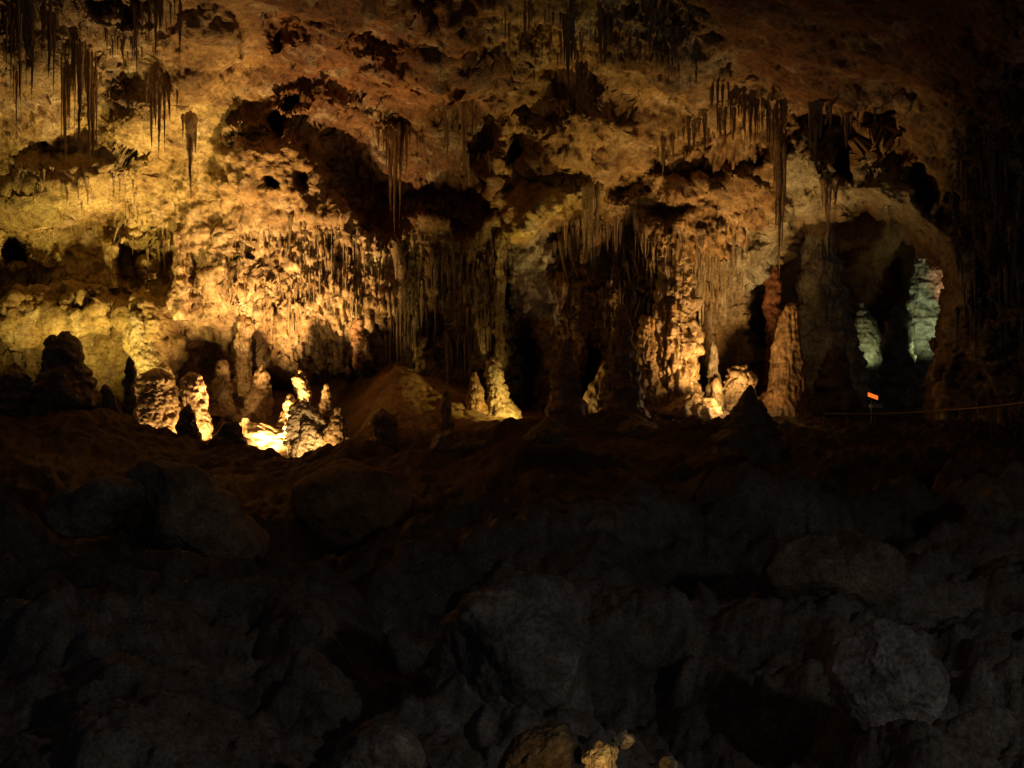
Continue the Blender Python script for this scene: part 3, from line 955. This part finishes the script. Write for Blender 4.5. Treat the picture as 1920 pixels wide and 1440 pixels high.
def fringe(name, label, line, n, ln, wd, colour, jit=8, **kw):
    """spikes hanging along a polyline of the vault"""
    line = np.array(line, float)
    seg = np.r_[0, np.cumsum(np.hypot(*np.diff(line, axis=0).T))]
    items = []
    for k in range(n):
        s = random.uniform(0, seg[-1])
        u = np.interp(s, seg, line[:, 0])
        v = np.interp(s, seg, line[:, 1]) + random.uniform(-jit, jit)
        l = ln[0] + (ln[1] - ln[0]) * random.random() ** 2
        items.append((u, v, v + l, random.uniform(*wd) * random.choice((0.6, 0.8, 1, 1, 1.3, 1.8)) * (0.6 + 0.6 * (l - ln[0]) / (ln[1] - ln[0]))))
    return cluster(name, label, items, colour, **kw)


def scatter(name, label, poly, n, ln, wd, colour, **kw):
    """spikes over an area of the wall"""
    p = np.array(poly, float)
    items = []
    while len(items) < n:
        u = random.uniform(p[:, 0].min(), p[:, 0].max())
        v = random.uniform(p[:, 1].min(), p[:, 1].max())
        if poly_sd(np.array([u]), np.array([v]), p)[0] < 0:
            continue
        l = ln[0] + (ln[1] - ln[0]) * random.random() ** 2
        items.append((u, v, v + l, random.uniform(*wd) * random.choice((0.6, 0.8, 1, 1, 1.3, 1.8)) * (0.6 + 0.6 * (l - ln[0]) / (ln[1] - ln[0]))))
    return cluster(name, label, items, colour, **kw)


S_BR = (0.40, 0.28, 0.15)
S_TAN = (0.46, 0.34, 0.19)
S_PALE = (0.52, 0.42, 0.26)
GS = 'stalactite groups on the vault'
fringe('stalactite_cluster', 'dense dark stalactite curtain in the top left corner', [(10, 20), (60, -5), (110, 20)], 46, (50, 190), (4, 9), S_BR, 20, group=GS)
cluster('stalactite_cluster', 'single long thin stalactite at the left edge below the corner curtain', [(32, 130, 272, 6), (26, 120, 200, 5)], S_BR, group=GS)
fringe('stalactite_cluster', 'long brown stalactites left of the big fluted one at upper left', [(115, 110), (150, 90), (180, 130)], 40, (70, 215), (4, 9), S_BR, 26, group=GS)
cluster('stalactite_cluster', 'big dark fluted stalactites hanging at upper left', [(285, 130, 280, 12), (298, 140, 296, 11), (307, 150, 290, 9), (292, 120, 240, 14),
        (318, 150, 232, 13), (333, 160, 212, 7), (275, 140, 200, 8), (310, 140, 205, 12)], S_BR, group=GS)
cluster('stalactite_cluster', 'lone stalactite with brown tip before the brightest upper left wall', [(358, 212, 378, 17), (351, 214, 320, 12), (365, 216, 290, 10), (344, 218, 262, 8)], S_TAN, group=GS)
fringe('stalactite_cluster', 'dark stalactites along the top edge left of centre', [(255, 10), (300, 0), (340, 20)], 30, (40, 120), (4, 8), S_BR, 18, group=GS)
fringe('stalactite_cluster', 'short stalactites below the dark recess at upper left', [(195, 60), (240, 70), (270, 100)], 24, (20, 60), (3, 7), S_BR, 12, group=GS)
cluster('stalactite_cluster', 'longest single stalactite group near the top centre', [(1065, 18, 168, 16), (1060, 20, 130, 12), (1072, 18, 120, 11), (1066, 40, 210, 6)], S_BR, group=GS)
fringe('stalactite_cluster', 'flat comb of stalactites beside the longest one at top centre', [(1080, 120), (1106, 120)], 16, (60, 105), (5, 8), S_BR, 4, group=GS)
fringe('stalactite_cluster', 'twin hanging stalactite brush at top centre right', [(1125, 30), (1150, 35)], 18, (50, 100), (5, 9), S_BR, 8, group=GS)
fringe('stalactite_cluster', 'row of short stalactites along the top edge right of centre', [(940, 40), (1010, 5), (1100, 0), (1230, 10)], 60, (15, 60), (3, 6), S_BR, 18, group=GS)
fringe('stalactite_cluster', 'loose short stalactites on the pale band of the vault', [(990, 100), (1160, 60), (1250, 90), (1310, 140)], 50, (12, 60), (3, 6), S_BR, 26, group=GS)
cluster('stalactite_cluster', 'isolated stalactites below the pale band of the vault', [(1288, 30, 80, 6), (1305, 110, 175, 5), (1260, 70, 130, 8), (1268, 75, 120, 8), (1382, 20, 68, 4)], S_BR, group=GS)
fringe('stalactite_cluster', 'stalactite fringe under the ledge over the arch', [(1328, 172), (1360, 165), (1400, 178), (1440, 196), (1480, 200)], 55, (30, 100), (4, 8), S_TAN, 12, group=GS)
fringe('stalactite_cluster', 'drapery of stalactites along the pale arch left of the tall one', [(1230, 280), (1280, 238), (1340, 218), (1430, 212)], 50, (20, 80), (4, 8), S_TAN, 14, group=GS)
cluster('stalactite_cluster', 'tallest slender stalactite hanging before the left edge of the arch',
        [(1460, 225, 505, 15), (1455, 230, 430, 11), (1467, 240, 470, 10), (1450, 235, 360, 10), (1470, 240, 390, 9), (1444, 230, 310, 10), (1462, 360, 525, 8)], S_TAN, group=GS)
cluster('stalactite_cluster', 'stalactite with thin tips hanging into the arch opening',
        [(1548, 335, 420, 14), (1552, 350, 476, 8), (1556, 340, 440, 8), (1566, 335, 390, 14), (1576, 330, 372, 10), (1542, 340, 395, 8)], S_TAN, group=GS)
cluster('stalactite_cluster', 'thick stalactite bundle left of the dark recess over the arch',
        [(1528, 185, 300, 14), (1538, 185, 260, 14), (1520, 185, 290, 10), (1550, 190, 236, 14), (1556, 188, 250, 8)], S_TAN, group=GS)
cluster('stalactite_cluster', 'pale pointed stalactites right of the dark recess over the arch',
        [(1588, 200, 280, 13), (1596, 205, 250, 10), (1578, 205, 236, 9), (1640, 205, 235, 7), (1610, 200, 240, 8)], S_TAN, group=GS)
cluster('stalactite_cluster', 'rust stalactite bundle in the middle of the dark central recess',
        [(733, 240, 400, 13), (744, 236, 350, 12), (727, 240, 320, 9), (751, 236, 425, 10), (740, 240, 440, 9), (764, 236, 320, 7)], (0.30, 0.16, 0.075), group=GS)
fringe('stalactite_cluster', 'rust draperies beside the central stalactite bundle', [(700, 250), (750, 240), (800, 232)], 12, (30, 130), (5, 10), (0.3, 0.16, 0.07), 10, group=GS)
cluster('stalactite_cluster', 'thin stalactites in the right half of the central recess',
        [(885, 180, 282, 6), (876, 185, 260, 6), (893, 200, 270, 6), (870, 180, 330, 14), (842, 190, 300, 16), (832, 190, 270, 12), (858, 200, 260, 8)], S_BR, group=GS)
fringe('stalactite_cluster', 'ribbed stalactite comb at the right end of the central recess', [(872, 290), (918, 288)], 22, (40, 75), (5, 8), S_BR, 5, group=GS)
fringe('stalactite_cluster', 'stalactites hanging below the yellow bulge right of centre', [(1095, 350), (1110, 345), (1125, 350)], 14, (50, 140), (5, 9), S_TAN, 8, group=GS)
fringe('stalactite_cluster', 'stalactite rows in the shaded alcove right of centre', [(1040, 440), (1120, 410), (1190, 420), (1215, 440)], 80, (25, 90), (4, 7), S_TAN, 26, group=GS)
fringe('stalactite_cluster', 'bright icicle stalactites over the glowing popcorn column', [(1285, 510), (1330, 490), (1375, 510)], 60, (25, 95), (4, 8), S_PALE, 14, group=GS)
cluster('stalactite_cluster', 'very thin pale stalactite reaching down beside the glowing column', [(1333, 560, 640, 4), (1334, 520, 600, 5), (1312, 520, 640, 7), (1318, 530, 610, 6)], S_PALE, group=GS)
scatter('stalactite_cluster', 'stalactite draperies on the orange wall left of the arch', [(1120, 480), (1240, 440), (1420, 400), (1390, 520), (1240, 560), (1120, 620)], 170, (14, 60), (3, 8), S_TAN, pull=0.0, group=GS)
scatter('stalactite_cluster', 'stubby stalactites over the brightest wall left of centre', [(400, 440), (560, 400), (720, 450), (740, 640), (460, 620)], 280, (14, 60), (2.5, 6), (0.5, 0.38, 0.22), pull=0.0, group=GS)
scatter('stalactite_cluster', 'stalactite draperies on the wall above the flowstone slope', [(740, 470), (950, 470), (945, 640), (760, 650)], 170, (18, 80), (3, 8), S_TAN, pull=0.0, group=GS)
scatter('stalactite_cluster', 'yellow stalactites on the far left wall', [(0, 300), (240, 330), (330, 440), (330, 560), (240, 440), (0, 420)], 90, (10, 45), (3, 7), (0.5, 0.4, 0.2), pull=0.0, group=GS)
fringe('stalactite_cluster', 'thin stalactites along the foot of the wall above the flowstone slope', [(760, 600), (800, 620), (850, 640), (900, 620)], 40, (40, 110), (4, 8), S_TAN, 14, group=GS)
cluster('stalactite_cluster', 'slender column reaching down to the top of the flowstone slope',
        [(738, 440, 690, 9), (745, 450, 690, 11), (752, 500, 685, 8), (735, 520, 650, 6), (748, 420, 560, 10)], S_TAN, group=GS)
scatter('stalactite_cluster', 'dark ribbed dripstone on the shadowed right wall', [(1780, 260), (1920, 240), (1920, 620), (1790, 600)], 80, (30, 110), (5, 12), (0.18, 0.12, 0.07), group=GS)

# ------------------------------------------------------------------ fallen blocks in the dark foreground

def block(name, label, outline, Dm, colour, seed=0, thick=0.7, facet=0.82, rough_=0.05, cat='boulder', group=None, mat=None, pop=0.0, px=3.0, nplanes=13):
    o = np.array(outline, float)
    c = o.mean(0)
    ang = np.arctan2(o[:, 1] - c[1], o[:, 0] - c[0])
    rad = np.hypot(o[:, 1] - c[1], o[:, 0] - c[0])
    k = np.argsort(ang)
    ang, rad = ang[k], rad[k]
    size = rad.max()
    n = int(np.clip(2 * math.pi * size / px, 40, 260))
    m = n // 2
    th = np.linspace(-math.pi, math.pi, n, endpoint=False)
    ph = np.linspace(1e-5, math.pi - 1e-5, m)
    ra = np.interp(th, np.r_[ang - 2 * math.pi, ang, ang + 2 * math.pi], np.r_[rad, rad, rad])
    T, PH = np.meshgrid(th, ph)
    RA = np.meshgrid(ra, ph)[0]
    sp = np.sin(PH) ** 0.6
    d = np.stack([sp * np.cos(T), np.sign(np.cos(PH)) * np.abs(np.cos(PH)) ** 0.7, sp * np.sin(T)], -1)
    r_ = np.random.default_rng(seed + 500)
    pl = r_.normal(size=(nplanes, 3))
    pl /= np.linalg.norm(pl, axis=1)[:, None]
    off = r_.uniform(facet - 0.32, 0.93, nplanes)
    sc = np.ones(T.shape)
    for i in range(nplanes):
        dt = d @ pl[i]
        sc = np.where(dt > 1e-3, np.minimum(sc, np.where(np.abs(pl[i, 1]) > 0.35, off[i], 0.99) / np.maximum(dt, 1e-3)), sc)
    mpp = Dm / F
    P = np.stack([(c[0] - 960 + sc * d[..., 0] * RA) * mpp, Dm - sc * d[..., 1] * size * thick * mpp, CZ - (c[1] - 720 + sc * d[..., 2] * RA) * mpp], -1)
    ctr = np.array(P3(c[0], c[1], Dm))
    f = P.reshape(-1, 3)
    nn = f - ctr
    nn /= np.linalg.norm(nn, axis=1)[:, None]
    S = size * mpp
    dsp = S * rough_ * (1.4 * fbm(f / (S * 0.6) + seed, 4, 0.55)) + 0.012 * fbm(f / 0.08 + seed, 2)
    if pop:
        dsp = dsp + pop * (knobs(f / (pop * 2.2) + seed) - 0.4)
    f = f + nn * dsp[:, None]
    t = np.empty((len(f), 3))
    t[:] = colour
    t *= (1 + 0.5 * fbm(f / (S * 0.5) + 7 + seed, 4, 0.6)[:, None])
    base = (ctr[0], ctr[1], float(f[:, 2].min()))
    ob = mesh_obj(name, f, grid_faces(m, n, True), np.clip(t, 0.02, 0.7), mat or NEAR, None, base)
    return tag(ob, label, cat, group, 'thing')


R_GR = (0.27, 0.245, 0.22)
R_BR = (0.24, 0.19, 0.14)
block('boulder', 'largest dark slab with a sloping back at lower left', [(262, 858), (330, 872), (400, 925), (458, 968), (510, 1025), (507, 1062), (470, 1066),
      (385, 1052), (300, 1040), (225, 1015), (205, 960), (225, 890)], 20.0, (0.42, 0.34, 0.24), 1, thick=0.5, nplanes=7)
block('boulder', 'pale grey rock lying left of the largest slab', [(92, 965), (110, 930), (160, 912), (240, 905), (272, 918), (225, 962), (165, 1003), (120, 1003)], 19.3, R_GR, 2)
block('boulder', 'small flat grey stone under the front of the largest slab', [(318, 1062), (335, 1042), (370, 1042), (392, 1058), (380, 1085), (340, 1080)], 18.0, R_GR, 3)
block('boulder', 'long tilted slab leaning below the largest slab', [(140, 1190), (200, 1120), (262, 1078), (288, 1078), (285, 1100), (235, 1145), (195, 1205)], 15.2, R_BR, 4)
block('boulder', 'huge grey hump of broken rock at bottom centre', [(800, 1215), (850, 1160), (905, 1118), (975, 1085), (1055, 1090), (1092, 1135), (1085, 1240),
      (1110, 1340), (1020, 1410), (860, 1410), (795, 1310)], 11.0, R_GR, 6, rough_=0.07)
block('boulder', 'brown sloping rock tongue above the grey hump', [(985, 1060), (1020, 1030), (1070, 985), (1130, 955), (1152, 948), (1146, 1000), (1080, 1055), (1020, 1080)], 17.5, R_BR, 7)
block('boulder', 'pale boulder cut by the bottom edge left of centre', [(630, 1480), (695, 1378), (755, 1368), (795, 1425), (800, 1520), (640, 1530)], 8.4, (0.34, 0.32, 0.3), 9)
block('boulder', 'whitish rounded boulder with pale rim at lower right', [(1558, 1262), (1609, 1195), (1640, 1160), (1690, 1165), (1722, 1213), (1764, 1289), (1780, 1351), (1735, 1388), (1665, 1404),
      (1609, 1376), (1572, 1315)], 10.2, (0.38, 0.36, 0.345), 10, rough_=0.05, nplanes=5)
block('boulder', 'wide dark block with a flat top at right', [(1440, 1070), (1462, 992), (1540, 988), (1570, 1004), (1640, 1010), (1685, 1050), (1695, 1135), (1600, 1180), (1475, 1160)], 13.8, R_BR, 11)
block('boulder', 'jagged dark rock with two points at the right edge', [(1788, 985), (1808, 920), (1838, 928), (1852, 903), (1872, 910), (1884, 935), (1970, 930), (1980, 1040), (1800, 1025)], 17.2, R_BR, 12)
block('boulder', 'brown flat topped ledge rock in front of the coral clump', [(545, 905), (600, 880), (690, 872), (760, 920), (802, 965), (800, 1030), (700, 1040), (580, 990)], 24.0, (0.36, 0.23, 0.11), 17)
block('popcorn_rock', 'bright yellow popcorn rock at the bottom edge', [(1096, 1440), (1100, 1405), (1120, 1400), (1150, 1402), (1158, 1430), (1150, 1460), (1105, 1465)], 7.0, (0.62, 0.5, 0.27), 18, cat='rock', pop=0.045, px=1.6, rough_=0.12)
block('popcorn_rock', 'small lit popcorn rock just above the bright yellow one', [(1150, 1392), (1160, 1376), (1178, 1376), (1184, 1390), (1168, 1400)], 7.3, (0.6, 0.5, 0.3), 19, cat='rock', pop=0.03, px=1.6, rough_=0.12)
block('popcorn_rock', 'tiny lit rock tip at the bottom edge right of the bright one', [(1243, 1445), (1248, 1425), (1258, 1424), (1268, 1445), (1255, 1465)], 7.0, (0.6, 0.5, 0.3), 20, cat='rock', pop=0.03, px=1.6, rough_=0.12)
block('popcorn_rock', 'speckled brown popcorn hump at the bottom edge', [(930, 1460), (960, 1405), (1020, 1372), (1065, 1368), (1082, 1400), (1085, 1470), (980, 1500)], 7.6, (0.22, 0.17, 0.10), 21, cat='rock', pop=0.04, px=1.8)

# ------------------------------------------------------------------ show lighting fixtures, trail sign, handrail
def bm_box(c, s, rot=None):
    x, y, z = (q / 2 for q in s)
    V = np.array([(a, b, d) for a in (-x, x) for b in (-y, y) for d in (-z, z)], float)
    if rot is not None:
        V = V @ np.array(rot.to_matrix()).T
    V = V + np.array(c)
    Fq = np.array([(0, 1, 3, 2), (4, 6, 7, 5), (0, 4, 5, 1), (2, 3, 7, 6), (0, 2, 6, 4), (1, 5, 7, 3)])
    return V, Fq


def tube(pts, r, n=8):
    pts = np.array(pts, float)
    V, Fq = [], []
    for i, p in enumerate(pts):
        t = pts[min(i + 1, len(pts) - 1)] - pts[max(i - 1, 0)]
        t /= np.linalg.norm(t)
        a = np.cross(t, (0, 0, 1) if abs(t[2]) < 0.9 else (1, 0, 0))
        a /= np.linalg.norm(a)
        b = np.cross(t, a)
        for k in range(n):
            w = 2 * math.pi * k / n
            V.append(p + r * (math.cos(w) * a + math.sin(w) * b))
    for i in range(len(pts) - 1):
        for k in range(n):
            Fq.append((i * n + k, i * n + (k + 1) % n, (i + 1) * n + (k + 1) % n, (i + 1) * n + k))
    return np.array(V), np.array(Fq)


M_BLACK = plain_material('black_enamel', (0.02, 0.02, 0.02), 0.45)
M_STEEL = plain_material('brushed_steel', (0.35, 0.27, 0.2), 0.35, 1.0)
M_POST = plain_material('dark_post_paint', (0.035, 0.03, 0.025), 0.6)
M_LENS = plain_material('hot_lens', (1, 0.8, 0.45), 0.3, 0, 6, (1.0, 0.72, 0.3))
M_SIGN = plain_material('backlit_panel', (0.9, 0.35, 0.08), 0.4, 0, 0.9, (1.0, 0.17, 0.02))
M_GREY = plain_material('grey_box', (0.4, 0.36, 0.3), 0.6)


def floodlight(label, loc, aim):
    loc = Vector(loc)
    q_ = (Vector(aim) - loc).to_track_quat('Z', 'Y')
    root = empty('floodlight', loc)
    tag(root, label, 'floodlight', 'floodlights at the foot of the wall', 'thing')
    d = (Vector(aim) - loc).normalized()
    V, q4 = bm_box(loc - d * 0.14, (0.26, 0.2, 0.16), q_)
    mesh_obj('housing', V, q4, (1, 1, 1), M_BLACK, root, None, False)
    V, q4 = bm_box(loc - d * 0.052, (0.22, 0.16, 0.012), q_)
    mesh_obj('lens', V, q4, (1, 1, 1), M_LENS, root, None, False)
    V, q4 = tube([loc - d * 0.14 + Vector((0.15, 0, 0)), loc - d * 0.14 + Vector((0.15, 0, -0.3)), loc - d * 0.14 + Vector((-0.15, 0, -0.3)), loc - d * 0.14 + Vector((-0.15, 0, 0))], 0.012)
    mesh_obj('bracket', V, q4, (1, 1, 1), M_BLACK, root, None, False)


floodlight('floodlight in the hollow beneath the brilliant coral clump', P3(500, 866, 34.0), P3(500, 390, 36.5))
floodlight('floodlight at the lower end of the flowstone slope', P3(1002, 790, 34.0), P3(960, 230, 34))
floodlight('floodlight behind the sharp black cone beside the bead stack', P3(1374, 768, 34.4), P3(1260, 540, 38))
floodlight('floodlight at the foot of the leaning orange column', P3(1436, 774, 36.2), P3(1462, 660, 37.4))

sg_c = P3(1636, 744, 33.0)
sign = empty('trail_sign', (sg_c.x, sg_c.y, floor_z(sg_c.x, sg_c.y)))
tag(sign, 'small glowing orange trail sign on a stand inside the arch', 'sign', None, 'thing')
from mathutils import Euler
rt = Euler((math.radians(34), math.radians(21), math.radians(-8)))
V, q4 = bm_box(sg_c, (0.52, 0.40, 0.05), rt)
mesh_obj('frame', V, q4, (1, 1, 1), M_BLACK, sign, None, False)
nrm = rt.to_matrix() @ Vector((0, 0, 1))
V, q4 = bm_box(sg_c + nrm * 0.028, (0.34, 0.24, 0.012), rt)
mesh_obj('lit_panel', V, q4, (1, 1, 1), M_SIGN, sign, None, False)
V, q4 = tube([sg_c - nrm * 0.03, (sg_c.x, sg_c.y + 0.05, floor_z(sg_c.x, sg_c.y) - 0.1)], 0.04)
mesh_obj('post', V, q4, (1, 1, 1), M_BLACK, sign, None, False)
V, q4 = bm_box(P3(1643, 762, 32.95), (0.42, 0.12, 0.13))
mesh_obj('control_box', V, q4, (1, 1, 1), M_GREY, sign, None, False)

rp = [(1545, 775.5, 32.2), (1590, 776, 32.0), (1640, 776, 31.6), (1700, 774.5, 31.0), (1760, 771, 30.2), (1820, 766, 29.3), (1860, 762, 28.6), (1905, 757, 27.8), (1990, 747, 26.5)]
rail = empty('handrail', P3(1740, 830, 30.5))
tag(rail, 'thin steel trail handrail crossing before the arch', 'handrail', None, 'thing')
V, q4 = tube([P3(*p) for p in rp], 0.022)
mesh_obj('rail', V, q4, (1, 1, 1), M_STEEL, rail)
for p in rp:
    a = P3(*p)
    V, q4 = tube([a, (a.x, a.y, min(floor_z(a.x, a.y), a.z - 0.8) - 0.15)], 0.018)
    mesh_obj('post', V, q4, (1, 1, 1), M_POST, rail)
